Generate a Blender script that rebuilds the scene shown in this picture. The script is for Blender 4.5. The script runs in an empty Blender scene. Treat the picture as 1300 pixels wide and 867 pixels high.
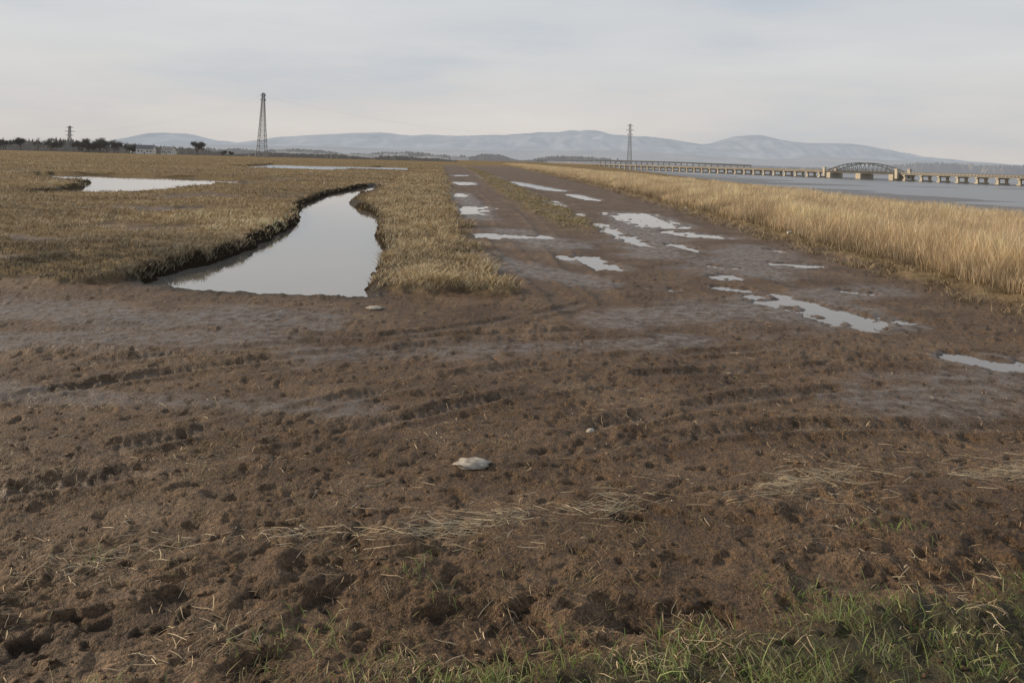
import bpy, math, numpy as np, random
from mathutils import Matrix, Vector
rng=np.random.default_rng(7); random.seed(7)
sc=bpy.context.scene
# ---------------------------------------------------------------- noise
_p=np.random.default_rng(3).permutation(1024); _ang=np.random.default_rng(4).random(1024)*2*np.pi
_gx=np.cos(_ang); _gy=np.sin(_ang)
def perlin(x,y,seed=0):
    x=x+seed*17.13; y=y-seed*9.71
    xi=np.floor(x).astype(np.int64); yi=np.floor(y).astype(np.int64)
    xf=x-xi; yf=y-yi
    u=xf*xf*xf*(xf*(xf*6-15)+10); v=yf*yf*yf*(yf*(yf*6-15)+10)
    def g(ix,iy,fx,fy):
        h=_p[(_p[ix&1023]+iy)&1023]; return _gx[h]*fx+_gy[h]*fy
    a=g(xi,yi,xf,yf); b=g(xi+1,yi,xf-1,yf); c=g(xi,yi+1,xf,yf-1); d=g(xi+1,yi+1,xf-1,yf-1)
    return 1.5*((a*(1-u)+b*u)*(1-v)+(c*(1-u)+d*u)*v)
def fbm(x,y,size,octv=3,seed=0):
    s=0;a=1;t=0;c_,s_=.8,.6
    for i in range(octv):
        s=s+a*perlin(x/size*2**i,y/size*2**i,seed+i*3); t+=a; a*=.5; x,y=x*c_-y*s_,x*s_+y*c_
    return s/t
def bill(x,y,size,seed=0):
    return np.abs(perlin(x/size,y/size,seed))*1.6
def sst(a,b,x):
    t=np.clip((x-a)/(b-a),0,1); return t*t*(3-2*t)
# image pixels projected to ground metres, re-projected for a changed camera roll and horizon
def reproj(pts):
    o=[]
    for X,Y in pts:
        yp=3033/Y; xp=X*yp/3; yn=yp-1-0.0085*xp; xn=xp+0.0085*yp
        o.append((3*xn/yn,3033/yn))
    return np.array(o)
channel=reproj([(-14.5,84),(-14.3,63.2),(-12.45,47.7),(-9.7,37.2),(-8.9,32.3),(-8.3,26.5),(-7.96,21.9),(-8.3,18.2),(-6.5,17.0),(-3.26,16.7),(-3.43,19.5),(-3.92,23.3),(-5.05,30.3),(-6.83,40.4),(-8.76,45.7),(-10.7,51.7),(-12.0,62.7),(-12.9,75.8)])*1.06
pool_a=reproj([(-32.7,55),(-34.8,65),(-41.6,79),(-60,100),(-62,108),(-50.4,104),(-30,95),(-29,75),(-27,57)])*1.06
pool_b=reproj([(-73.7,216),(-80,270),(-54.8,257),(-30.7,249),(-24.6,185),(-40,193),(-39.5,167),(-59,180)])*1.06
def sdf(poly,x,y):
    d=np.full(x.shape,1e18); s=np.ones(x.shape); n=len(poly)
    for i in range(n):
        a=poly[i]; b=poly[i-1]; ex,ey=b[0]-a[0],b[1]-a[1]; wx=x-a[0]; wy=y-a[1]
        t=np.clip((wx*ex+wy*ey)/(ex*ex+ey*ey),0,1)
        d=np.minimum(d,(wx-ex*t)**2+(wy-ey*t)**2)
        c1=y>=a[1]; c2=y<b[1]; c3=ex*wy>ey*wx
        s=np.where((c1&c2&c3)|(~c1&~c2&~c3),-s,s)
    return s*np.sqrt(d)
def cap(a,b,r): 
    p=reproj([a,b]); return (p[0],p[1],r)
puddles=[cap((-.9,31.6),(.7,31.4),1.0),cap((-2.5,44.5),(-2.3,50),1.1),cap((-5.6,94),(-6.2,103),1.5),
 cap((2.1,25),(2.9,22.4),.55),cap((4.1,38.8),(4.8,29),.5),cap((6.9,46),(7.1,38),1.5),cap((7.1,34.5),(8.3,32.6),.9),
 cap((2.7,60),(3.0,53),.7),cap((3.8,46),(3.8,44),.4),cap((4.6,80),(-.4,110),1.3),cap((8.3,24.2),(8.8,23.9),.6),
 cap((6.05,17.7),(6.95,15.5),.85),cap((7.3,12.5),(8.2,12.1),.5),cap((5.8,21.5),(5.7,21.0),.4),cap((-9.5,140),(-9.2,150),1.5),cap((-3,125),(-5,150),1.6),
 cap((-1.2,26.5),(-.6,25.8),.35),cap((6.1,23.5),(6.5,23),.3),cap((6.4,62),(5.4,72),.8),cap((-4.2,64),(-4.6,70),.8),cap((5.2,19.4),(5.6,19.1),.3),
 cap((8.2,19.2),(8.5,18.9),.28),cap((6.0,29.5),(6.3,27.5),.4),cap((.9,52),(.6,56),.4),cap((9.3,28.5),(9.5,27.5),.35),cap((3.4,19.2),(3.8,18.9),.25)]
wetcaps=[cap((4.2,16),(6.5,17),1.6),cap((6.5,22),(8.5,28),1.8),cap((-11,15),(-4,14.5),1.2),cap((-9,12.5),(-4,13.3),.8),cap((-3,12),(3,13.5),.6),cap((-1,24),(2,20),1.0),cap((5,26),(6.5,44),1.7),
 cap((-1.5,40),(-4.5,70),1.0),cap((0,34),(1.5,28),1.4),cap((-14,30),(-13,30.5),.8),cap((-14.5,22),(-13.8,22),.9),cap((-22,42),(-19,43),1.2),cap((-8,10),(-2,9.6),.4),cap((5,10.5),(9,12),1.0),cap((-30,36),(-26,37),1.2),cap((-17,27),(-15,26),.7),cap((2,15),(9,19.5),.9)]
def dcap(c,x,y):
    a,b,r=c; ex,ey=b[0]-a[0],b[1]-a[1]; wx=x-a[0]; wy=y-a[1]
    t=np.clip((wx*ex+wy*ey)/(ex*ex+ey*ey+1e-9),0,1)
    return np.hypot(wx-ex*t,wy-ey*t)/r
def ifn(pts):
    p=reproj(pts); p=p[np.argsort(p[:,1])]
    return lambda y:np.interp(y,p[:,1],p[:,0])
xlt=ifn([(-.3,18),(-.56,20.6),(-1.93,31),(-4.06,52),(-10.5,130),(-30,350),(-50,600)])
sL=ifn([(2.88,31.8),(.56,51.6),(-2.7,93),(-7.6,170),(-22,350)])
sR=ifn([(4.3,32),(3.15,52.3),(0,101),(-3.8,156),(-19,350)])
xrf=ifn([(11.5,5),(11.5,17.8),(11.4,32),(11.3,77),(8.3,167),(-4,421),(-30,800)])
def masks(x,y):
    w=fbm(x,y,1.6,4,5)
    marsh=sst(-.25,.35,(y-18.3)*.8+w*1.5)*sst(-.3,.4,(xlt(y)-x)+w*2.3)
    marsh=marsh*(1-.85*sst(.18,.32,-fbm(x,y*.7,5.5,4,19)-.3*sst(120,200,y))*(x<-9))
    strip=sst(-.5,.4,np.minimum(x-sL(y),sR(y)-x)+w*1.1)*sst(31,40,y+w*6)*(.35+.65*sst(-.25,.15,fbm(x,y*.5,1.7,3,29)))
    reed=sst(-.4,.5,x-xrf(y)+.5+w*1.6)
    far=sst(330,420,y)
    grass=np.maximum.reduce([marsh,strip*.9,reed,far])
    fg=sst(-.25,.25,(4.62+np.clip(x,-1,9)*.33)-y+w*.4)
    return grass,fg,marsh,strip,reed,w
def shoreX(y): return 26+.068*y
tyre=[]
for k,(a,b_,c,d) in enumerate(((-7,8.2,3.,16.5),(-7,9.6,2.6,18),(-8,13.2,3.2,14.6),(-8,12.2,4.0,13.4),(-6,6.7,5.5,12.5),(-5,7.9,5.2,14.),(0.5,9,8,11.5),(.8,8,9,10.2))): tyre.append((np.array([a,b_]),np.array([c,d]),k))
def ground(x,y,full=False):
    grass,fg,marsh,strip,reed,w=masks(x,y)
    near=1-sst(16,42,y); mid=1-sst(40,120,y); far=1-sst(150,400,y)
    wx=x+.10*perlin(x/.5,y/.5,90)+.03*perlin(x/.13,y/.13,91); wy=y+.10*perlin(x/.5,y/.5,92)+.03*perlin(x/.13,y/.13,93)
    rough=.10+.46*sst(-.2,.45,fbm(x,y,1.9,3,21)+.28*(1-sst(5.5,8.5,y)))
    h=.035*fbm(x,y,2.2,3,1)+.02*mid*fbm(x,y,.7,3,2)-.008
    lump=.050*bill(wx,wy,.46,3)*bill(wx,wy,.9,33)*1.6+.028*bill(wx,wy,.21,4)+.024*bill(wx,wy,.10,5)+.018*bill(wx,wy,.05,6)
    fine=near*(1-grass)
    h=h+fine*rough*(lump-.03)
    h=h-.040*fine*rough*sst(.05,.35,fbm(wx,wy,.33,2,46))
    h=h+.03*mid*sst(12,25,y)*(1-grass)*fbm(x*1.0,y*.6,.9,4,31)
    pr_=fbm(wx*1.1,wy*1.6,.26,2,48); h=h-fine*.024*sst(.24,.42,pr_)+fine*.010*sst(.10,.22,pr_)*(1-sst(.22,.30,pr_))
    twet=np.zeros(x.shape)
    for a,b_,k in tyre:
        ex,ey=b_-a; L=math.hypot(ex,ey); s_=((x-a[0])*ex+(y-a[1])*ey)/L; dd=((x-a[0])*ey-(y-a[1])*ex)/L+.55*np.sin(s_*.45+k)+.12*w
        env=sst(-.5,1.5,s_)*sst(-.5,2.5,L-s_)*(1-grass)*sst(-.35,.1,fbm(x,y,1.4,2,95+k))
        h=h+env*(-.050*np.exp(-(dd/.14)**2)+.034*np.exp(-((np.abs(dd)-.25)/.07)**2)+.008*np.exp(-(dd/.15)**4)*np.sin(s_*60))
        twet=np.maximum(twet,env*.7*np.exp(-(dd/.15)**2))
    hole=sst(.42,.52,fbm(wx*.8,wy*1.3,.5,4,41)+.07*(1-sst(5.,7.,y)))*(1-sst(6.5,9,y))
    h=h-.05*hole
    edge=fbm(wx,wy,.9,4,44)+.25*np.exp(-((y-4.9-.25*np.clip(x,0,4))/.4)**2)
    h=h-.045*sst(.18,.27,edge)*(1-sst(5.6,6.8,y))*(1-fg)
    for c,wd in ((1.0,.22),(2.7,.22),(6.2,.25),(8.0,.25)):
        xc=c+(-.085)*(y-18)+.5*np.sin(y*.11+c)
        h=h+(-.05*np.exp(-((x-xc)/wd)**2)+.03*np.exp(-((np.abs(x-xc)-.4)/.12)**2))*(1-grass)*sst(12,20,y)*far
    p=np.full(x.shape,-9.)
    for c in puddles: p=np.maximum(p,1-dcap(c,x,y))
    pw=.8*fbm(x,y,1.1,5,61)+1.2*fbm(x,y*.6,.5,4,64)*mid+.4*fbm(x*1.5,y*.5,2.5,2,63)
    pm=sst(-.15,.55,p*1.15+pw*.95)
    pm=np.where(p>-.52,pm,0)
    hm=np.maximum(h,-.03)*sst(11,15,y)+h*(1-sst(11,15,y))
    hm=hm-.076*pm
    wt=np.full(x.shape,0.)
    for c in wetcaps: wt=np.maximum(wt,sst(-.3,.6,1-dcap(c,x,y)+1.0*w+.5*fbm(x,y,.4,4,66)))
    hm=hm*(1-.4*wt*(1-pm)) 
    tus=.10*fbm(x,y,2.8,3,14)*far+.08*fbm(x,y,.8,2,15)*mid+.13
    hg=hm*.2+tus+.14*fbm(x,y,14,2,16)*sst(20,40,y)
    z=hm*(1-grass)+np.maximum(hg,.02)*grass
    z=z-.05*wt*grass
    z=z+fg*(.03+.03*fbm(x,y,.5,2,18))
    z=z+.15*sst(0,6,x-xrf(y))
    bank=np.zeros(x.shape)
    dc=sdf(channel,x,y)+.35*fbm(x,y,1.3,3,51)+.25*fbm(x,y,5,2,52)+.15*fbm(x,y,.4,2,54)
    k=1-sst(-.05,.5,dc)
    z=z*(1-k)+(-.34-.3*sst(0,1.5,-dc))*k; bank=np.maximum(bank,sst(-.3,.1,dc)*(1-sst(.4,1.0,dc)))
    for pl,s in ((pool_a,2.0),(pool_b,4.0)):
        d=sdf(pl,x,y)+s*fbm(x,y,s*4,3,53)
        k=1-sst(-.1,s*.4,d)
        z=z*(1-k)+(-.5)*k; bank=np.maximum(bank,.7*sst(-.3,.1,d)*(1-sst(s*.3,s*.7,d)))
    e=sst(0,26,x-shoreX(y)+3*fbm(x,y,20,2,71))*(1-sst(1340,1420,y+.05*x))
    flat=np.exp(-((x-(303-.327*(y-472)))/45)**2)*.22
    bed=-4.10+.42*fbm(x*.4,y,55,4,72)+.30*(1-sst(0,90,x-shoreX(y)-20))+flat
    z=z*(1-e)+bed*e
    wet=np.clip(np.maximum.reduce([wt*(1-.6*grass),pm,twet,sst(-.45,-.1,p+.4*w)*.9*(1-grass)]),0,1)
    wet=np.maximum(wet,e); grass=grass*(1-e)
    if full: return z,grass*(1-.75*sst(.3,1,wt)),wet,fg,bank,e
    return z
# ---------------------------------------------------------------- mesh helpers
def link(o): sc.collection.objects.link(o); return o
def mesh_quads(name,V,Q,mat,smooth=False,cols=None):
    me=bpy.data.meshes.new(name); me.vertices.add(len(V)); me.vertices.foreach_set("co",np.ascontiguousarray(V,dtype=np.float32).ravel())
    n=Q.shape[1]; me.loops.add(Q.size); me.loops.foreach_set("vertex_index",Q.astype(np.int32).ravel())
    me.polygons.add(len(Q)); me.polygons.foreach_set("loop_start",np.arange(0,Q.size,n,dtype=np.int32))
    me.update(calc_edges=True)
    if smooth: me.polygons.foreach_set("use_smooth",np.ones(len(Q),dtype=bool))
    if cols is not None:
        for nm,c in cols.items():
            a=me.color_attributes.new(nm,'FLOAT_COLOR','POINT'); a.data.foreach_set("color",np.ascontiguousarray(c,dtype=np.float32).ravel())
    me.materials.append(mat)
    return link(bpy.data.objects.new(name,me))
class MB:
    def __init__(s): s.v=[]; s.f=[]
    def box(s,c,size,rot=0):
        n=len(s.v); cr,sr=math.cos(rot),math.sin(rot)
        for dz in (-.5,.5):
            for dx,dy in ((-.5,-.5),(.5,-.5),(.5,.5),(-.5,.5)):
                a,b=dx*size[0],dy*size[1]; s.v.append((c[0]+a*cr-b*sr,c[1]+a*sr+b*cr,c[2]+dz*size[2]))
        s.f+=[(n,n+3,n+2,n+1),(n+4,n+5,n+6,n+7)]+[(n+i,n+(i+1)%4,n+4+(i+1)%4,n+4+i) for i in range(4)]
    def beam(s,a,b,r0,r1=None,k=4):
        r1=r0 if r1 is None else r1
        a=Vector(a);b=Vector(b);d=(b-a).normalized(); u=d.orthogonal().normalized(); w=d.cross(u); n=len(s.v)
        for p,r in ((a,r0),(b,r1)):
            for i in range(k):
                t=2*math.pi*i/k+.785; s.v.append(tuple(p+(u*math.cos(t)+w*math.sin(t))*r))
        s.f+=[(n+i,n+(i+1)%k,n+k+(i+1)%k,n+k+i) for i in range(k)]
        s.f+=[tuple(n+i for i in range(k))[::-1],tuple(n+k+i for i in range(k))]
    def obj(s,name,mat,parent=None):
        me=bpy.data.meshes.new(name); me.from_pydata(s.v,[],s.f); me.materials.append(mat); me.update()
        o=link(bpy.data.objects.new(name,me)); o.parent=parent; return o
def empty(name,loc=(0,0,0)):
    return link(bpy.data.objects.new(name,None))
# ---------------------------------------------------------------- materials
def newmat(name):
    m=bpy.data.materials.new(name); m.use_nodes=True; nt=m.node_tree; return m,nt,nt.nodes["Principled BSDF"]
def N(nt,t,**k):
    n=nt.nodes.new(t)
    for a,b in k.items(): setattr(n,a,b)
    return n
def noise(nt,scale,detail=4,rough=.55,vec=None):
    n=N(nt,"ShaderNodeTexNoise"); n.inputs["Scale"].default_value=scale; n.inputs["Detail"].default_value=detail; n.inputs["Roughness"].default_value=rough
    if vec is not None: nt.links.new(vec,n.inputs["Vector"])
    return n.outputs["Fac"]
def ramp(nt,fac,stops):
    r=N(nt,"ShaderNodeValToRGB"); el=r.color_ramp.elements
    while len(el)<len(stops): el.new(.5)
    for e,(p,c) in zip(el,stops): e.position=p; e.color=tuple(c)+(1,) if len(c)==3 else c
    nt.links.new(fac,r.inputs[0]); return r.outputs[0]
def mixc(nt,fac,a,b,mode='MIX'):
    m=N(nt,"ShaderNodeMix",data_type='RGBA',blend_type=mode)
    for s,v in ((0,fac),(6,a),(7,b)):
        if hasattr(v,'is_linked'): nt.links.new(v,m.inputs[s])
        elif s==0: m.inputs[s].default_value=v
        else: m.inputs[s].default_value=tuple(v)+(1,)
    return m.outputs[2]
def math_(nt,op,a,b=0.,c=0.,clamp=False):
    m=N(nt,"ShaderNodeMath",operation=op); m.use_clamp=clamp
    for i,v in enumerate((a,b,c)):
        if hasattr(v,'is_linked'): nt.links.new(v,m.inputs[i])
        else: m.inputs[i].default_value=v
    return m.outputs[0]
def simple(name,c1,c2,scale,rough=.8,haze_glow=0.,hc=(.50,.49,.50),spec=.3,st=(.3,.7)):
    m,nt,b=newmat(name); tc=N(nt,"ShaderNodeTexCoord")
    f=noise(nt,scale,5,.6,tc.outputs["Object"])
    col=ramp(nt,f,[(st[0],c1),(st[1],c2)])
    nt.links.new(col,b.inputs["Base Color"]); b.inputs["Roughness"].default_value=rough; b.inputs["Specular IOR Level"].default_value=spec
    if haze_glow>0:
        b.inputs["Emission Color"].default_value=hc+(1,); b.inputs["Emission Strength"].default_value=haze_glow  # aerial haze put into the material as emission, no real air
    return m
gm,nt,b=newmat("mud_and_marsh"); tc=N(nt,"ShaderNodeTexCoord"); O=tc.outputs["Object"]
za=N(nt,"ShaderNodeAttribute",attribute_name="zone"); sep=N(nt,"ShaderNodeSeparateColor"); nt.links.new(za.outputs["Color"],sep.inputs[0])
zb=N(nt,"ShaderNodeAttribute",attribute_name="zone2"); sep2=N(nt,"ShaderNodeSeparateColor"); nt.links.new(zb.outputs["Color"],sep2.inputs[0])
G,W0,F=sep.outputs; B,E,D=sep2.outputs
n1=noise(nt,.55,5,.65,O); n2=noise(nt,4.5,5,.7,O); n3=noise(nt,36,4,.75,O)
W=math_(nt,'MULTIPLY',W0,ramp(nt,n2,[(.40,(.10,)*3),(.60,(1,)*3)]))
mud=ramp(nt,n1,[(.3,(.072,.045,.025)),(.5,(.120,.077,.045)),(.7,(.180,.124,.078))])
mud=mixc(nt,.85,mud,ramp(nt,n2,[(.28,(.38,.36,.33)),(.5,(1,1,1)),(.75,(1.5,1.42,1.3))]),'MULTIPLY')
mud=mixc(nt,.8,mud,ramp(nt,n3,[(.32,(.36,.34,.32)),(.5,(1,1,1)),(.68,(1.8,1.7,1.55))]),'MULTIPLY')
wetc=mixc(nt,n2,(.075,.050,.031),(.135,.096,.064))
col=mixc(nt,W,mud,wetc)
col=mixc(nt,D,col,mixc(nt,n3,(.016,.011,.008),(.060,.038,.023)))
gr=ramp(nt,n2,[(.3,(.13,.097,.055)),(.55,(.24,.180,.105)),(.75,(.33,.255,.155))])
gr=mixc(nt,.7,gr,ramp(nt,n1,[(.3,(.7,.68,.62)),(.7,(1.2,1.15,1.1))]),'MULTIPLY')
col=mixc(nt,G,col,gr)
col=mixc(nt,B,col,(.028,.021,.014))
col=mixc(nt,F,col,mixc(nt,n3,(.035,.030,.015),(.095,.078,.040)))
col=mixc(nt,E,col,mixc(nt,n1,(.060,.048,.042),(.115,.095,.082)))
nt.links.new(col,b.inputs["Base Color"])
r=math_(nt,'MULTIPLY_ADD',n2,.5,.34); r=math_(nt,'SUBTRACT',r,math_(nt,'MULTIPLY',W,.36)); r=math_(nt,'MAXIMUM',r,math_(nt,'MULTIPLY',G,.95)); r=math_(nt,'MAXIMUM',r,.17)
nt.links.new(r,b.inputs["Roughness"])
sp=math_(nt,'MULTIPLY_ADD',W,.22,.15); sp=math_(nt,'MULTIPLY',sp,math_(nt,'SUBTRACT',1.,math_(nt,'MULTIPLY',G,.9))); nt.links.new(sp,b.inputs["Specular IOR Level"])
hh=math_(nt,'ADD',math_(nt,'MULTIPLY',n3,.8),math_(nt,'MULTIPLY',n2,2.2))
bp=N(nt,"ShaderNodeBump"); bp.inputs["Distance"].default_value=.038
st=math_(nt,'MULTIPLY_ADD',W,-.5,.95); nt.links.new(st,bp.inputs["Strength"]); nt.links.new(hh,bp.inputs["Height"]); nt.links.new(bp.outputs[0],b.inputs["Normal"])
def water(name,c,ior,rough,bump,scale):
    m,nt,b=newmat(name); b.inputs["Base Color"].default_value=c+(1,); b.inputs["IOR"].default_value=ior; b.inputs["Roughness"].default_value=rough
    tc=N(nt,"ShaderNodeTexCoord"); mp=N(nt,"ShaderNodeMapping"); mp.inputs["Scale"].default_value=(1,.6,1); nt.links.new(tc.outputs["Object"],mp.inputs[0])
    f=noise(nt,scale,3,.5,mp.outputs[0]); bp=N(nt,"ShaderNodeBump"); bp.inputs["Strength"].default_value=bump; bp.inputs["Distance"].default_value=.05
    nt.links.new(f,bp.inputs["Height"]); nt.links.new(bp.outputs[0],b.inputs["Normal"]); return m
wm=water("still_water",(.16,.145,.12),1.75,.03,.04,2.); pmw=water("puddle_water",(.12,.10,.08),1.42,.05,.08,3.)
em=water("estuary_water",(.095,.095,.10),1.33,.28,1.,.3)
# ---------------------------------------------------------------- ground sheet
ys=[-3.0]
while ys[-1]<14000:
    y=ys[-1]; ys.append(y+.0135*max(1,(max(y,0)/4.2))**1.6 + (.12 if y<3.6 else 0))
ys=np.array(ys); ts=np.concatenate([np.linspace(-1.9,-.78,90,endpoint=False),np.linspace(-.78,.78,900),np.linspace(.78,1.9,91)[1:]])
T,YY=np.meshgrid(ts,ys); XX=T*(YY+6)*.92
x=XX.ravel(); y=YY.ravel()
z,grass,wet,fg,bank,est=ground(x,y,True)
low_dark=np.clip(sst(.03,.10,-z)*(1-sst(8,11,y)),0,1)*(1-fg)  # darker tone where the near ground lies low
nr,nc=XX.shape; idx=np.arange(nr*nc).reshape(nr,nc)
Q=np.stack([idx[:-1,:-1],idx[:-1,1:],idx[1:,1:],idx[1:,:-1]],-1).reshape(-1,4)
o1=np.ones_like(x)
mesh_quads("ground",np.stack([x,y,z],1),Q,gm,True,{"zone":np.stack([grass,wet,fg,o1],1),"zone2":np.stack([bank,est,low_dark,o1],1)})
def sheet(name,pts,z,mat):
    me=bpy.data.meshes.new(name); me.from_pydata([(p[0],p[1],z) for p in pts],[],[tuple(range(len(pts)))]); me.materials.append(mat); me.update()
    if me.polygons[0].normal.z<0: me.flip_normals()
    link(bpy.data.objects.new(name,me))
sheet("creek_water",[(-20,16.2),(-2.3,16.2),(-2.3,24),(-3.5,34),(-6,48),(-11,100),(-20,100)],-.2,wm)
sheet("marsh_pool",[(-78,50),(-22,50),(-22,125),(-78,125)],-.21,wm)
sheet("marsh_pool",[(-115,150),(-18,150),(-18,330),(-115,330)],-.205,wm)
sheet("estuary_water",[(20,-40),(4500,-40),(4500,1420),(20,1420)],-4.0,em)
for i,(a,bb,r) in enumerate(puddles):
    d=bb-a; L=np.hypot(*d); d=d/L; nrm=np.array([-d[1],d[0]]); R=r*1.52
    pts=[]
    for k in range(24):
        t=2*math.pi*k/24; c=bb if math.cos(t)>0 else a
        pts.append(c+d*math.cos(t)*R+nrm*math.sin(t)*R)
    sheet("puddle",pts,-.040-.0006*i,pmw)
# ---------------------------------------------------------------- ribbons (blades)
def blade_mat(name,rough=.75,spec=.15,transl=.25):
    m,nt,b=newmat(name); a=N(nt,"ShaderNodeAttribute",attribute_name="tint"); nt.links.new(a.outputs["Color"],b.inputs["Base Color"])
    b.inputs["Roughness"].default_value=rough; b.inputs["Specular IOR Level"].default_value=spec
    if transl>0:
        t=N(nt,"ShaderNodeBsdfTranslucent"); nt.links.new(a.outputs["Color"],t.inputs[0]); mx=N(nt,"ShaderNodeMixShader"); mx.inputs[0].default_value=transl
        out=nt.nodes["Material Output"]; nt.links.new(b.outputs[0],mx.inputs[1]); nt.links.new(t.outputs[0],mx.inputs[2]); nt.links.new(mx.outputs[0],out.inputs[0])
    return m
bm_=blade_mat("dry_grass_blades",.8,.1,0); gb_=blade_mat("green_grass_blades",.6,.25,.3); sm_=blade_mat("straw",.7,.2,0)
def ribbons(name,P,side,taper,col,mat,rootdark=1.0):
    n,K,_=P.shape; tp=np.array(taper)[None,:,None]
    Lf=P-side[:,None,:]*tp; Rt=P+side[:,None,:]*tp
    V=np.stack([Lf,Rt],2).reshape(-1,3); base=(np.arange(n)*2*K)[:,None]
    Q=np.concatenate([base+np.array([[2*k,2*k+1,2*k+3,2*k+2]]) for k in range(K-1)],1).reshape(-1,4)
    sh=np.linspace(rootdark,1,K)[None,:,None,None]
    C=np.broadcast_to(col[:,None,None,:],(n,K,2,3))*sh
    C=np.concatenate([C,np.ones((n,K,2,1))],-1).reshape(-1,4)
    return mesh_quads(name,V,Q,mat,False,{"tint":C})
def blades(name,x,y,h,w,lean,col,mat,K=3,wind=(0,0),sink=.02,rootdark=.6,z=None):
    n=len(x); z=(ground(x,y) if z is None else z)-sink; a=rng.random(n)*2*np.pi
    ld=np.stack([np.cos(a)*lean+wind[0]*h/.5*.2,np.sin(a)*lean+wind[1]*h/.5*.2],1)*h[:,None]
    t=np.linspace(0,1,K)[None,:]
    P=np.stack([x[:,None]+ld[:,:1]*t**1.8,y[:,None]+ld[:,1:]*t**1.8,z[:,None]+(h[:,None]+sink)*t*(1-.25*np.clip(lean[:,None],0,3)*t)],-1)
    b=rng.normal(0,.5,n); side=np.stack([np.cos(b),np.sin(b),0*b],1)*w[:,None]*.5
    return ribbons(name,P,side,[1,.8,.15] if K==3 else [1,.95,.65,.1],col,mat,rootdark)
def pal(n,cs,jit=.15):
    cs=np.array(cs); i=rng.integers(0,len(cs),n); j=rng.integers(0,len(cs),n); f=rng.random(n)[:,None]
    return (cs[i]*f+cs[j]*(1-f))*(1+rng.normal(0,jit,n))[:,None].clip(.5,1.6)
def sampY(n,y0,y1,p):
    u=rng.random(n); return (y0**(1-p)+u*(y1**(1-p)-y0**(1-p)))**(1/(1-p))
n=310000; y=sampY(n,17.5,420,1.75); x=-(rng.random(n)*.9-.12)*(y+3)
zz,gr_,wt_,fg_,bk_,es_=ground(x,y,True); cl=fbm(x,y,1.1,2,81)+.6*fbm(x,y,5,2,82)
keep=(x<xlt(y)+.3)&(gr_>.45)&(zz>-.12)&(rng.random(n)<.22+.9*np.clip(cl+.3,0,1))
x=x[keep];y=y[keep];cl=cl[keep];zz=zz[keep]; n=len(x)
h=(.06+.08*rng.random(n)+.17*np.clip(cl+.15,0,1))*(1+y/600); w=.007*(1+y/14)
f1=fbm(x,y,9,3,83); f2=fbm(x,y,24,2,84)
col=pal(n,[(.55,.425,.265),(.66,.525,.345),(.41,.31,.19),(.35,.275,.165),(.50,.375,.23)],.2)*(.60+.75*np.clip(f1+.35,0,1)+.5*np.clip(cl,0,.6))[:,None]*(1+np.clip(f2,-.4,.4)[:,None]*np.array([.8,.7,.55]))
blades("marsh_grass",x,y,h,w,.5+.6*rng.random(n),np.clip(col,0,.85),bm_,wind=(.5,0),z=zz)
n=60000; y=sampY(n,18.0,150,1.7); x=xlt(y)+.8-rng.random(n)**.8*(4.5+y*.03)
zz,gr_,wt_,fg_,bk_,es_=ground(x,y,True); cl=fbm(x,y,1.5,3,91)
keep=(gr_>.35)&(zz>-.1)&(rng.random(n)<.22+1.3*np.clip(cl+.12,0,1)); x=x[keep];y=y[keep];cl=cl[keep];zz=zz[keep];n=len(x)
h=(.10+.12*rng.random(n)+.42*np.clip(cl,0,1)); col=pal(n,[(.66,.51,.31),(.76,.61,.38),(.50,.38,.22)],.2)
blades("verge_grass",x,y,h,.007*(1+y/16),.6+.7*rng.random(n),np.clip(col,0,.85),bm_,wind=(.9,-.2),z=zz)
n=50000; y=sampY(n,30,300,1.7); f=rng.random(n)*1.3-.15; x=sL(y)*(1-f)+sR(y)*f+rng.normal(0,.5,n)
zz,gr_,wt_,fg_,bk_,es_=ground(x,y,True); keep=(rng.random(n)<gr_**1.5*(.5+1.2*np.clip(fbm(x,y,1.2,2,94),-.3,1))); x=x[keep];y=y[keep];zz=zz[keep];n=len(x)
col=pal(n,[(.42,.34,.19),(.32,.28,.15),(.52,.42,.26)],.2)
blades("track_centre_grass",x,y,.05+.16*rng.random(n)**1.4,.007*(1+y/18),.6+.7*rng.random(n),col,bm_,z=zz)
# reeds
n=290000; y=sampY(n,9,520,1.45); x=xrf(y)+rng.random(n)**1.1*13.3
cl=fbm(x,y*.6,2.2,3,101); ed=np.clip((x-xrf(y)+.9*cl)/2.4,0,1)
keep=rng.random(n)<.45+.9*np.clip(cl+.3,0,1); x=x[keep];y=y[keep];cl=cl[keep];ed=ed[keep];n=len(x)
h=(.26+.66*ed+.24*rng.random(n)+.20*cl*ed)
col=pal(n,[(.80,.62,.39),(.86,.69,.46),(.64,.475,.28),(.72,.55,.34)],.17)*(.76+.22*ed+.5*np.clip(cl,-.5,.5)+.25*np.clip(fbm(x,y,7,3,105),-.5,.5))[:,None]
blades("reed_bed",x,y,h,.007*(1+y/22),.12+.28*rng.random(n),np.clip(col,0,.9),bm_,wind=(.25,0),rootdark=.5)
n=36000; y=sampY(n,9,200,1.6); x=xrf(y)-1.5+rng.random(n)*3.0; keep=rng.random(n)<.32+fbm(x,y,1.2,3,103)*1.8; x=x[keep];y=y[keep];n=len(x)
blades("reed_edge_grass",x,y,.07+.25*rng.random(n),.007*(1+y/20),.7+.9*rng.random(n),pal(n,[(.46,.345,.21),(.54,.42,.26),(.29,.225,.125)],.2),bm_,wind=(-.6,0))
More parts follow.
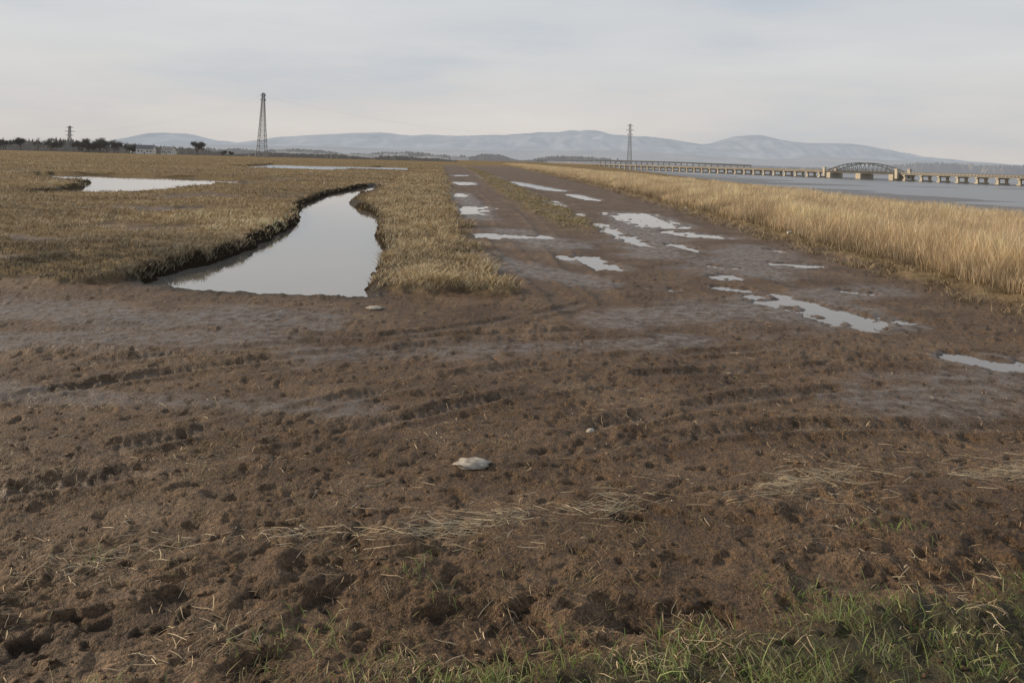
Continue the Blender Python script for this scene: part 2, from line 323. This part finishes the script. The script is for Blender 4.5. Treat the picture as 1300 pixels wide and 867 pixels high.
# foreground green grass
n=120000; x=rng.uniform(-4.5,7.5,n); y=rng.uniform(2.5,7.6,n)
fgm=masks(x,y)[1]; cl=fbm(x,y,.35,3,111)+.5*fbm(x,y,1.2,2,112)
spots=np.zeros(n)
for sx,sy,sr in ((-1.35,4.95,.22),(-1.15,5.05,.16),(-.75,4.6,.25),(-.62,5.75,.16),(-.4,5.5,.12),(1.2,5.0,.25),(2.2,5.5,.3),(3.3,6.6,.2),(-3.0,5.9,.1),(.4,5.0,.15),(4.4,8.3,.1)): spots=np.maximum(spots,np.exp(-((x-sx)**2+(y-sy)**2)/sr**2))
keep=rng.random(n)<np.clip(fgm*(.10+1.5*np.clip(cl+.10,0,1))+spots*.6*np.clip(cl+.5,0,1),0,1); x=x[keep];y=y[keep];n=len(x)
col=pal(n,[(.25,.34,.08),(.32,.41,.11),(.44,.48,.20),(.17,.23,.06),(.62,.52,.31)],.2)
blades("foreground_grass",x,y,.03+.09*rng.random(n)**1.3+.08*(rng.random(n)<.12),.004+.004*rng.random(n),.4+1.0*rng.random(n),col,gb_,K=4,wind=(.5,.2))
# matted dead grass clumps trodden into the mud
n=90000; y=sampY(n,4.4,22,1.45); x=rng.uniform(-1,1,n)*.75*(y+1.5); cl=fbm(x,y,.55,3,121)+.55*fbm(x,y,2.4,2,122)
zz,gr_,wt_,fg_,bk_,es_=ground(x,y,True)
keep=rng.random(n)<np.clip(cl*2.4-.3,0,1)*(1-.8*wt_); x=x[keep];y=y[keep];zz=zz[keep];n=len(x)
blades("matted_dead_grass",x,y,.015+.045*rng.random(n),(.003+.003*rng.random(n))*(1+y/14),1.2+2.2*rng.random(n),pal(n,[(.19,.13,.068),(.28,.20,.11),(.40,.295,.17),(.10,.07,.035),(.23,.205,.09)],.2),bm_,K=4,sink=.008,z=zz)
n=9000; x=rng.uniform(-7,8,n); y=sampY(n,4.5,13,1.3); cl=fbm(x,y,.4,2,125)+.9*fbm(x,y,2.6,2,126)
keep=rng.random(n)<np.clip(cl*1.8-.4,0,1); x=x[keep];y=y[keep];n=len(x)
blades("mud_sprouts",x,y,.02+.05*rng.random(n),.003+.002*rng.random(n),.8+.9*rng.random(n),pal(n,[(.20,.23,.08),(.26,.26,.11),(.34,.28,.15)]),gb_,K=4)
line=np.array([(-4.5,5.7),(-2.61,6.03),(-1.29,6.3),(-.51,6.58),(.41,6.74),(1.49,7.12),(2.71,7.6),(4.0,7.92),(5.25,8.17),(8,8.6)])
def straws(name,x,y,L,w,ang,col,lift=.006):
    d=np.stack([np.cos(ang),np.sin(ang)],1); P=[]
    for t in (-.5,-.17,.17,.5):
        px=x+d[:,0]*L*t+ (t*t-.1)*L*.25*np.sin(ang*7); py=y+d[:,1]*L*t+(t*t-.1)*L*.25*np.cos(ang*5); P.append(np.stack([px,py,ground(px,py)+lift+.010*rng.random(len(x))],1))
    P=np.stack(P,1); P[:,1:3,2]=np.maximum(P[:,1:3,2],((P[:,0,2]+P[:,3,2])/2)[:,None])
    side=np.stack([-d[:,1],d[:,0],.4*np.ones(len(x))],1)*w[:,None]*.5
    ribbons(name,P,side,[.8,1,1,.5],col,sm_)
n=3200; u=rng.random(n); lx=-3.4+u*10; ly=np.interp(lx,line[:,0],line[:,1])+rng.normal(0,.09,n)*(1+1.8*(rng.random(n)<.3))+.10*np.sin(lx*2.3)
clx=np.clip(perlin(lx*.9,lx*0,7)*1.3+.45,0.10,1)*np.where(lx<-1.8,.35,1); k=rng.random(n)<clx; lx=lx[k]; ly=ly[k]; n=len(lx)
straws("straw_line",lx,ly,.05+.28*rng.random(n)**2.2,.002+.0026*rng.random(n),.25+rng.normal(0,.55,n),pal(n,[(.58,.46,.30),(.43,.33,.20),(.27,.20,.12)],.2))
n=20000; y=sampY(n,4.5,19,1.35); x=rng.uniform(-1,1,n)*.75*(y+1); cl=fbm(x,y,.9,3,131); k=rng.random(n)<np.clip(.14+cl*1.9,0,1); x=x[k];y=y[k];n=len(x)
straws("straw_litter",x,y,.03+.15*rng.random(n)**2.2,(.002+.003*rng.random(n))*(1+y/30),rng.random(n)*6.28,pal(n,[(.42,.315,.19),(.28,.205,.12),(.16,.115,.07),(.56,.44,.28)],.2))
# clods and stones
import bmesh
def ico(sd):
    bmh=bmesh.new(); bmesh.ops.create_icosphere(bmh,subdivisions=sd,radius=1); bmh.verts.ensure_lookup_table()
    r=(np.array([v.co[:] for v in bmh.verts]),np.array([[v.index for v in f.verts] for f in bmh.faces])); bmh.free(); return r
ICO={1:ico(1),2:ico(2),3:ico(3)}
def lumps(name,x,y,r,mat,flat=.55,emb=.25,ir=.35,sd=2,freq=1.3):
    n=len(x); z=ground(x,y); IV,IF=ICO[sd]; Vs=[]
    for i in range(n):
        q=IV*(1+ir*fbm(IV[:,0]*freq+i*3.7,IV[:,1]*freq+IV[:,2]*1.9+i,.9,3,5)[:,None])*np.array([1,.65+.35*rng.random(),flat*(.7+.6*rng.random())])*r[i]
        a=rng.random()*6.28 if n>1 else .15; c,s=math.cos(a),math.sin(a); q=np.stack([q[:,0]*c-q[:,1]*s,q[:,0]*s+q[:,1]*c,q[:,2]],1)
        Vs.append(q+np.array([x[i],y[i],z[i]+r[i]*flat*(.5-emb)]))
    V=np.concatenate(Vs); Q=(IF[None]+(np.arange(n)*len(IV))[:,None,None]).reshape(-1,3)
    return mesh_quads(name,V,Q,mat,sd>1)
n=9000; y=sampY(n,4.4,24,1.5); x=rng.uniform(-1,1,n)*.75*(y+1); cl=fbm(x,y,.8,3,141)+.2*(1-sst(5,8,y)); k=rng.random(n)<np.clip(.04+cl*1.2,0,1); x=x[k];y=y[k]
lumps("mud_clods",x,y,.005+.024*rng.random(len(x))**3.2,gm,.6,.3,.5,1)
stm=simple("pale_stone",(.16,.135,.105),(.48,.43,.36),12,.85)
lumps("stone",np.array([-.31]),np.array([7.86]),np.array([.18]),stm,.24,.1,.5,3,1.6)
lumps("pebble",np.array([.96]),np.array([8.95]),np.array([.05]),stm,.7,.2)
lumps("stone",np.array([-2.66]),np.array([15.85]),np.array([.17]),stm,.2,.1,.3,3,1.6)
pl=simple("weathered_plastic",(.5,.5,.48),(.65,.65,.62),5,.4)
for bx,by,ba in ((11.9,34.2,.4),(11.4,52,1.2)):
    zb_=float(ground(np.array([bx]),np.array([by]))[0])+.05; q=Vector((bx,by,zb_)); dd=Vector((math.cos(ba),math.sin(ba),.12)); m=MB()
    m.beam(q,q+dd*.22,.045,.045,10); m.beam(q+dd*.22,q+dd*.28,.045,.018,10); m.beam(q+dd*.28,q+dd*.32,.02,.02,8); m.obj("plastic_bottle",pl)
# ---------------------------------------------------------------- hills
px=[(-900,4),(-300,4),(0,3),(100,5),(150,9),(180,16),(210,22),(240,21),(270,15),(300,14),(350,21),(400,26),(450,30),(480,31),(520,28),(560,28.5),(600,31),(640,32),(680,36),(720,38.5),(760,37),(800,35),(850,31),(880,27),(900,30),(930,37),(960,39),(1000,33),(1040,31.5),(1080,33),(1120,27),(1150,21),(1200,16),(1300,11),(1500,9),(2200,5)]
hx=np.array([(a-650)*9.9 for a,_ in px]); hz=np.array([b_*9.9 for _,b_ in px])
def hill(name,yc,depth,f,mat,nx=900,ny=70,seed=0,amp=1,xs=1):
    X=np.linspace(-9000,10000,nx); Yv=np.linspace(-1,1,ny); A,Bv=np.meshgrid(X,Yv); 
    prof=np.interp(A/xs,hx,hz)
    r=fbm(A,Bv*depth,1700,5,seed+200); g=fbm(A*1.0,Bv*depth,600,4,seed+210); rd=np.abs(fbm(A,Bv*depth*.45,520,4,seed+220))
    env=np.clip(1-np.abs(Bv)**1.3,0,1)
    Z=f*prof*env*(1.02+.35*amp*r*(np.abs(Bv)>.02)+.12*g-.55*rd*sst(.02,.35,np.abs(Bv)))-2-12*(np.abs(Bv)>.97)
    V=np.stack([A,yc+Bv*depth,Z],-1).reshape(-1,3); idx=np.arange(nx*ny).reshape(ny,nx)
    Q=np.stack([idx[:-1,:-1],idx[:-1,1:],idx[1:,1:],idx[1:,:-1]],-1).reshape(-1,4)
    return mesh_quads(name,V,Q,mat,True)
h1=simple("hazy_hill",(.035,.045,.05),(.095,.105,.11),.0022,1,.83,(.40,.42,.455),0,(.38,.66))  # pale distance haze on the hills is painted in as emission
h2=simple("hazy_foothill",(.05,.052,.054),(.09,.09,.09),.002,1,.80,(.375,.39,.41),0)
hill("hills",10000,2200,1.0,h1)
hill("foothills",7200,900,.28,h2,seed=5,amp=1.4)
# ---------------------------------------------------------------- distant trees
def hblade(name,haze_glow,hc):
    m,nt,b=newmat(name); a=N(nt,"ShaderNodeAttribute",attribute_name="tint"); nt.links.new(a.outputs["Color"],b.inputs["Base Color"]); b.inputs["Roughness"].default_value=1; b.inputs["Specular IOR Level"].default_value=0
    b.inputs["Emission Color"].default_value=hc+(1,); b.inputs["Emission Strength"].default_value=haze_glow; return m  # distance haze over the trees is a constant glow in the material
def treeline(name,x,y,h,w,col,mat,z0=0):
    n=len(x); a=rng.normal(0,.25,n); t=np.linspace(0,1,4)[None,:]
    P=np.stack([x[:,None]+a[:,None]*h[:,None]*t,y[:,None]+0*t,z0+h[:,None]*t-.3],-1)
    b=rng.normal(0,.6,n); side=np.stack([np.cos(b),np.sin(b),0*b],1)*w[:,None]*.5
    ribbons(name,P,side,[.5,1,.7,.1],col,mat)
def tl(name,n,x0,x1,y0,y1,hmin,hmax,w,cols,mat,seed,thr=-.2,sz=60,z0=0):
    x=rng.uniform(x0,x1,n); y=rng.uniform(y0,y1,n); c=fbm(x,y*.2,sz,3,seed); k=c>thr; x=x[k];y=y[k];c=c[k]
    h=hmin+(hmax-hmin)*np.clip((c-thr)*1.6,0,1)*(.55+.45*rng.random(len(x)))
    treeline(name,x,y,h,w*(.5+rng.random(len(x))),pal(len(x),cols),mat,z0)
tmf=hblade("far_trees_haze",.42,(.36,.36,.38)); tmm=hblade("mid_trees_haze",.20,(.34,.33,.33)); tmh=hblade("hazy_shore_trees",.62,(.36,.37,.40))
dk=[(.07,.06,.045),(.10,.085,.06),(.055,.05,.035)]
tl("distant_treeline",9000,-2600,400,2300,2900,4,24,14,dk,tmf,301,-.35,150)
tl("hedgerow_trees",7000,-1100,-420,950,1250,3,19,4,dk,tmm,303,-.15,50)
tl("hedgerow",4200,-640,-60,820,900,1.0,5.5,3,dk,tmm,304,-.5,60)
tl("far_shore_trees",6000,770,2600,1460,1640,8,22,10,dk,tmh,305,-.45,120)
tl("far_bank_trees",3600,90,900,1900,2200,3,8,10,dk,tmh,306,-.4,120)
def bare_tree(name,loc,H,spread,mat,seed,multi=False):
    rnd=random.Random(seed); m=MB()
    def twigs(q,k,s):
        for _ in range(k):
            c=q+Vector((rnd.gauss(0,s),rnd.gauss(0,s),rnd.gauss(0,s*.8))); d=Vector((rnd.gauss(0,1),rnd.gauss(0,1),rnd.gauss(.3,1))).normalized(); u=d.orthogonal().normalized()
            n=len(m.v); m.v+=[tuple(c-u*.11),tuple(c+u*.11),tuple(c+d*s*1.3)]; m.f.append((n,n+1,n+2))
    def br(p,d,L,r,lv):
        q=p+d*L; m.beam(p,q,r,r*.65,4 if lv<3 else 3)
        if lv>=3: twigs(q,10,H*.035)
        if lv>=5: return
        for i in range(rnd.choice((2,3,3)) if lv else 5):
            nd=(d+Vector((rnd.gauss(0,spread),rnd.gauss(0,spread),rnd.gauss(.12,.3)))).normalized()
            br(p+d*L*rnd.uniform(.55,1),nd,L*rnd.uniform(.65,.9),max(r*.6,.06),lv+1)
    base=Vector(loc)
    if multi:
        for i in range(6): br(base+Vector((rnd.uniform(-1,1)*H*.6,rnd.uniform(-2,2),0)),Vector((rnd.gauss(0,.35),rnd.gauss(0,.35),1)).normalized(),H*.28,H*.018,1)
    else: br(base,Vector((0,0,1)),H*.20,H*.03,0)
    return m.obj(name,mat)
bark=simple("winter_bark",(.045,.037,.028),(.09,.075,.055),.6,.9,.06,(.3,.3,.3))
bare_tree("bare_tree",(-297,750,0),22,.5,bark,8)
for i,(a,yy,H) in enumerate(((-380,730,18),(-372,735,17),(-362,740,14),(-388,732,13),(-398,745,11),(-352,738,8),(-272,760,7))):
    bare_tree("bare_bush",(a,yy,0),H,.5,bark,20+i,True)
for i,a in enumerate((-515,-500,-478,-462,-440,-425,-540,-560)):
    bare_tree("hedgerow_tree",(a,800+10*(i%3),0),14+6*((i*7)%4)/3,.5,bark,40+i,i%2==0)
# ---------------------------------------------------------------- pylons
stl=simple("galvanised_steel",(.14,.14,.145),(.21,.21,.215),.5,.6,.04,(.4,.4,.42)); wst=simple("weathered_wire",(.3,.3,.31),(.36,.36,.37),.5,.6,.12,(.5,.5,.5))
def lattice(m,base,H,w0,w1,panels,th):
    c=Vector(base); prev=None
    for i in range(panels+1):
        t=1-(1-i/panels)**1.25; zz=H*t; w=(w0+(w1-w0)*(t**.75))/2
        cur=[c+Vector((sx*w,sy*w,zz)) for sx,sy in ((-1,-1),(1,-1),(1,1),(-1,1))]
        if prev:
            for k in range(4):
                m.beam(prev[k],cur[k],th); m.beam(cur[k],cur[(k+1)%4],th*.6)
                m.beam(prev[k],cur[(k+1)%4],th*.5); m.beam(prev[(k+1)%4],cur[k],th*.5)
        prev=cur
def pylon(name,base,H,w0,w1,arms,th,rot=0):
    m=MB(); lattice(m,base,H,w0,w1,14,th); b=Vector(base)
    for f,al in arms:
        for s in (-1,1):
            tip=b+Vector((s*al,0,H*f)); 
            for dy in (-w1/2,w1/2):
                m.beam(b+Vector((s*w1*.5,dy,H*f+H*.012)),tip,th*.7); m.beam(b+Vector((s*w1*.5,dy,H*f-H*.015)),tip,th*.7)
            m.beam(tip,tip-Vector((0,0,H*.03)),th*.5)
    return m.obj(name,stl)
pylon("electricity_pylon",(-220,700,0),56.5,8.6,1.7,((.97,2.4),(.90,2.4)),.26)
pylon("electricity_pylon",(-445,800,0),26,3.6,1.4,((.95,3.6),(.80,4.8),(.65,3.8)),.2)
pylon("electricity_pylon",(199,1352,-1),71,8,2.4,((.97,5),(.86,6.5),(.75,5)),.26)
m=MB()
def wire(a,b,sag,r):
    a=Vector(a);b=Vector(b);p=a
    for i in range(1,17):
        t=i/16; q=a.lerp(b,t)-Vector((0,0,sag*4*t*(1-t))); m.beam(p,q,r,r,3); p=q
for s in (-1,1):
    wire((-220+s*2.3,700,53.5),(-445+s*4,800,20),7,.02)
    wire((-220+s*2.3,700,53.5),(199+s*5,1352,64),22,.02)
m.obj("power_lines",wst)
# ---------------------------------------------------------------- bridges
conc=simple("bridge_concrete",(.33,.29,.22),(.46,.41,.32),.15,.85,.04,(.45,.44,.42)); dst=simple("bridge_steel",(.05,.055,.055),(.08,.085,.085),.3,.6,.06,(.4,.4,.42)); darkc=simple("bridge_deck_concrete",(.13,.12,.105),(.20,.185,.16),.2,.85,.04,(.45,.44,.42))
bd=empty("road_bridge")
A=Vector((303,472,0)); Bp=Vector((122,1025,0)); D_=(Bp-A).normalized(); ang=math.atan2(D_.y,D_.x); nn=Vector((-D_.y,D_.x,0)); A0=A-D_*240
LT=(Bp-A0).length+200; DZ=1.0
s_c=(594-A0.y)/D_.y; t0,t1=s_c-34,s_c+34
dk_=MB(); pr=MB(); pa=MB(); tr=MB(); tw=MB()
def at(s,o,z): return A0+D_*s+nn*o+Vector((0,0,z))
for sa,sb in ((0,t0-2),(t1+2,LT)):
    c=at((sa+sb)/2,0,DZ-.45); dk_.box(c,(sb-sa,9,.9),ang)
    for o in (-4.6,4.6): pa.box(at((sa+sb)/2,o,DZ+.62),(sb-sa,.22,.16),ang)
    s=sa
    while s<sb:
        for o in (-4.6,4.6): pa.box(at(s,o,DZ+.25),(.4,.25,.9),ang)
        s+=2.5
    s=sa+7 if sa==0 else sa+9
    while s<sb-2:
        for o in (-3.4,3.4): pr.box(at(s,o,(DZ-1-6)/2-.0),(1.5,1.3,7+DZ-1.1),ang)
        pr.box(at(s,0,DZ-1.3),(1.9,9.6,.78),ang); pr.box(at(s,0,-3.7),(2.6,9.4,1.2),ang)
        s+=14.5
dk_.box(at(s_c,0,DZ-.4),(t1-t0+3.6,8,.8),ang)
for s in (t0+2,s_c,t1-2): 
    pr.box(at(s,0,-2.3),(5 if s==s_c else 4,12,5.2),ang)
for s in (t0-3,t1+3):
    for o in (-5.6,5.6):
        tw.box(at(s,o,.6),(2.2,1.6,6.6),ang); tw.box(at(s,o,4.1),(2.7,2.0,.4),ang)
def th_(i,K): return 1.2+5.8*(1-abs(2*i/K-1)**1.9)
for o in (-4.4,4.4):
    K=16; top=[];bot=[]
    for i in range(K+1):
        s=t0+(t1-t0)*i/K; top.append(at(s,o,DZ+th_(i,K))); bot.append(at(s,o,DZ+.1))
    for i in range(K):
        tr.beam(top[i],top[i+1],.38); tr.beam(bot[i],bot[i+1],.4)
        tr.beam(bot[i],top[i],.18); (tr.beam(bot[i],top[i+1],.18) if i<K/2 else tr.beam(top[i],bot[i+1],.18))
    tr.beam(bot[K],top[K],.18)
for i in range(4,13,2): tr.beam(at(t0+(t1-t0)*i/16,-4.4,DZ+th_(i,16)),at(t0+(t1-t0)*i/16,4.4,DZ+th_(i,16)),.16)
dk_.obj("deck",darkc,bd); pr.obj("piers",conc,bd); pa.obj("parapet",conc,bd); tr.obj("swing_truss",dst,bd); tw.obj("portal_towers",conc,bd)
fb=empty("distant_viaduct"); d2=MB(); p2=MB(); hz_=simple("hazy_concrete",(.08,.08,.08),(.12,.12,.12),.1,.9,.12,(.40,.40,.42))
a=Vector((65,2050,0)); b2=Vector((480,1600,0)); K=40; prev=None
for i in range(K+1):
    t=i/K; q=a.lerp(b2,t)+Vector((0,0,5.6+3.2*math.sin(math.pi*t)))
    if prev is not None: d2.beam(prev,q,1.7)
    p2.beam(Vector((q.x,q.y,-6)),q-Vector((0,0,1.3)),1.1)
    prev=q
d2.obj("deck",hz_,fb); p2.obj("piers",hz_,fb)
# ---------------------------------------------------------------- houses / town
wl=simple("rendered_wall",(.55,.53,.49),(.66,.64,.60),.5,.85,.03,(.4,.4,.4)); rf=simple("slate_roof",(.10,.10,.11),(.16,.16,.17),1,.7,.04,(.4,.4,.4)); gl=simple("window_glass",(.03,.035,.04),(.06,.065,.07),1,.2)
def house(loc,L,Wd,H,rot):
    e=empty("farm_house"); c,s=math.cos(rot),math.sin(rot)
    def R(p): return (loc[0]+p[0]*c-p[1]*s,loc[1]+p[0]*s+p[1]*c,loc[2]+p[2])
    w=MB(); w.box(R((0,0,H/2)),(L,Wd,H),rot); n=len(w.v)
    for sx in (-L/2,L/2): w.v+=[R((sx,-Wd/2,H)),R((sx,Wd/2,H)),R((sx,0,H+Wd*.42))]
    w.f+=[(n,n+1,n+2),(n+3,n+5,n+4)]; w.obj("walls",wl,e)
    r=MB(); o=.4
    for s_ in (-1,1):
        n=len(r.v); r.v+=[R((-L/2-o,s_*(Wd/2+o),H-.2)),R((L/2+o,s_*(Wd/2+o),H-.2)),R((L/2+o,0,H+Wd*.42+.15)),R((-L/2-o,0,H+Wd*.42+.15))]; r.f.append((n,n+1,n+2,n+3))
    r.obj("roof",rf,e)
    k=MB(); [k.box(R((sx,0,H+Wd*.42+.5)),(1,.8,1.8),rot) for sx in (-L/2+.8,L/2-.8)]; k.obj("chimneys",wl,e)
    g=MB(); [g.box(R((L*(f-.5),-Wd/2,H*.55)),(1.2,.08,1.3),rot) for f in (.15,.35,.68,.87)]; g.obj("windows",gl,e)
    d=MB(); d.box(R((0,-Wd/2,1.0)),(1,.08,2.05),rot); d.obj("door",rf,e)
house((-338,735,0),15,8,5.0,.1); house((-320,742,0),11,7,4.4,-.2); house((-354,750,0),9,7,5.6,.5)
tm=MB()
for i in range(60):
    xx=random.uniform(-640,-120); h=random.uniform(4,10)*(1.8 if random.random()<.1 else 1); w=random.uniform(10,34)
    tm.box((xx,2150+random.uniform(-60,60),h/2),(w,12,h),random.uniform(-.3,.3))
tm.obj("distant_town",simple("hazy_town",(.22,.22,.22),(.40,.39,.38),.02,.9,.35,(.42,.42,.43)))
# ---------------------------------------------------------------- world, sun, camera
az=math.radians(-74); el=math.radians(20)
w=bpy.data.worlds.new("World"); sc.world=w; w.use_nodes=True; nt=w.node_tree; bg=nt.nodes["Background"]
sky=N(nt,"ShaderNodeTexSky",sky_type='NISHITA'); sky.sun_disc=False; sky.sun_elevation=el; sky.sun_rotation=az; sky.dust_density=3
tc=N(nt,"ShaderNodeTexCoord"); sx=N(nt,"ShaderNodeSeparateXYZ"); nt.links.new(tc.outputs["Generated"],sx.inputs[0])
zc=math_(nt,'MAXIMUM',sx.outputs[2],0.)
veil=ramp(nt,zc,[(0,(.62,.590,.565)),(.045,(.665,.640,.62)),(.13,(.645,.655,.668)),(.35,(.55,.60,.67)),(1,(.44,.49,.57))])
mp=N(nt,"ShaderNodeMapping"); mp.inputs["Scale"].default_value=(1.2,1.6,7); mp.inputs["Rotation"].default_value=(.06,-.08,.3); nt.links.new(tc.outputs["Generated"],mp.inputs[0])
cn=noise(nt,1.7,6,.55,mp.outputs[0]); cl=ramp(nt,cn,[(.32,(.84,.895,.965)),(.5,(1,1,1)),(.70,(1.10,1.085,1.06))])
veil=mixc(nt,1.,veil,cl,'MULTIPLY'); veil=mixc(nt,1.,veil,(10,10,10),'MULTIPLY')
fin=mixc(nt,.95,sky.outputs[0],veil); nt.links.new(fin,bg.inputs[0]); bg.inputs[1].default_value=.1
ld=bpy.data.lights.new("sun",'SUN'); ld.energy=4.6; ld.angle=math.radians(1.5); ld.color=(1,.82,.60); so=link(bpy.data.objects.new("sun",ld))
dv=Vector((math.sin(az)*math.cos(el),math.cos(az)*math.cos(el),math.sin(el))); so.rotation_euler=dv.to_track_quat('Z','Y').to_euler()
cd=bpy.data.cameras.new("camera"); cd.lens=28; cd.sensor_width=36; cd.shift_y=-.1765; cd.clip_start=.1; cd.clip_end=30000
co=link(bpy.data.objects.new("camera",cd)); co.matrix_world=Matrix.Translation((0,0,3))@Matrix.Rotation(math.radians(90),4,'X')@Matrix.Rotation(math.radians(1.5),4,'Z')
sc.camera=co
sc.view_settings.view_transform='Standard'; sc.view_settings.look='None'; sc.view_settings.exposure=0
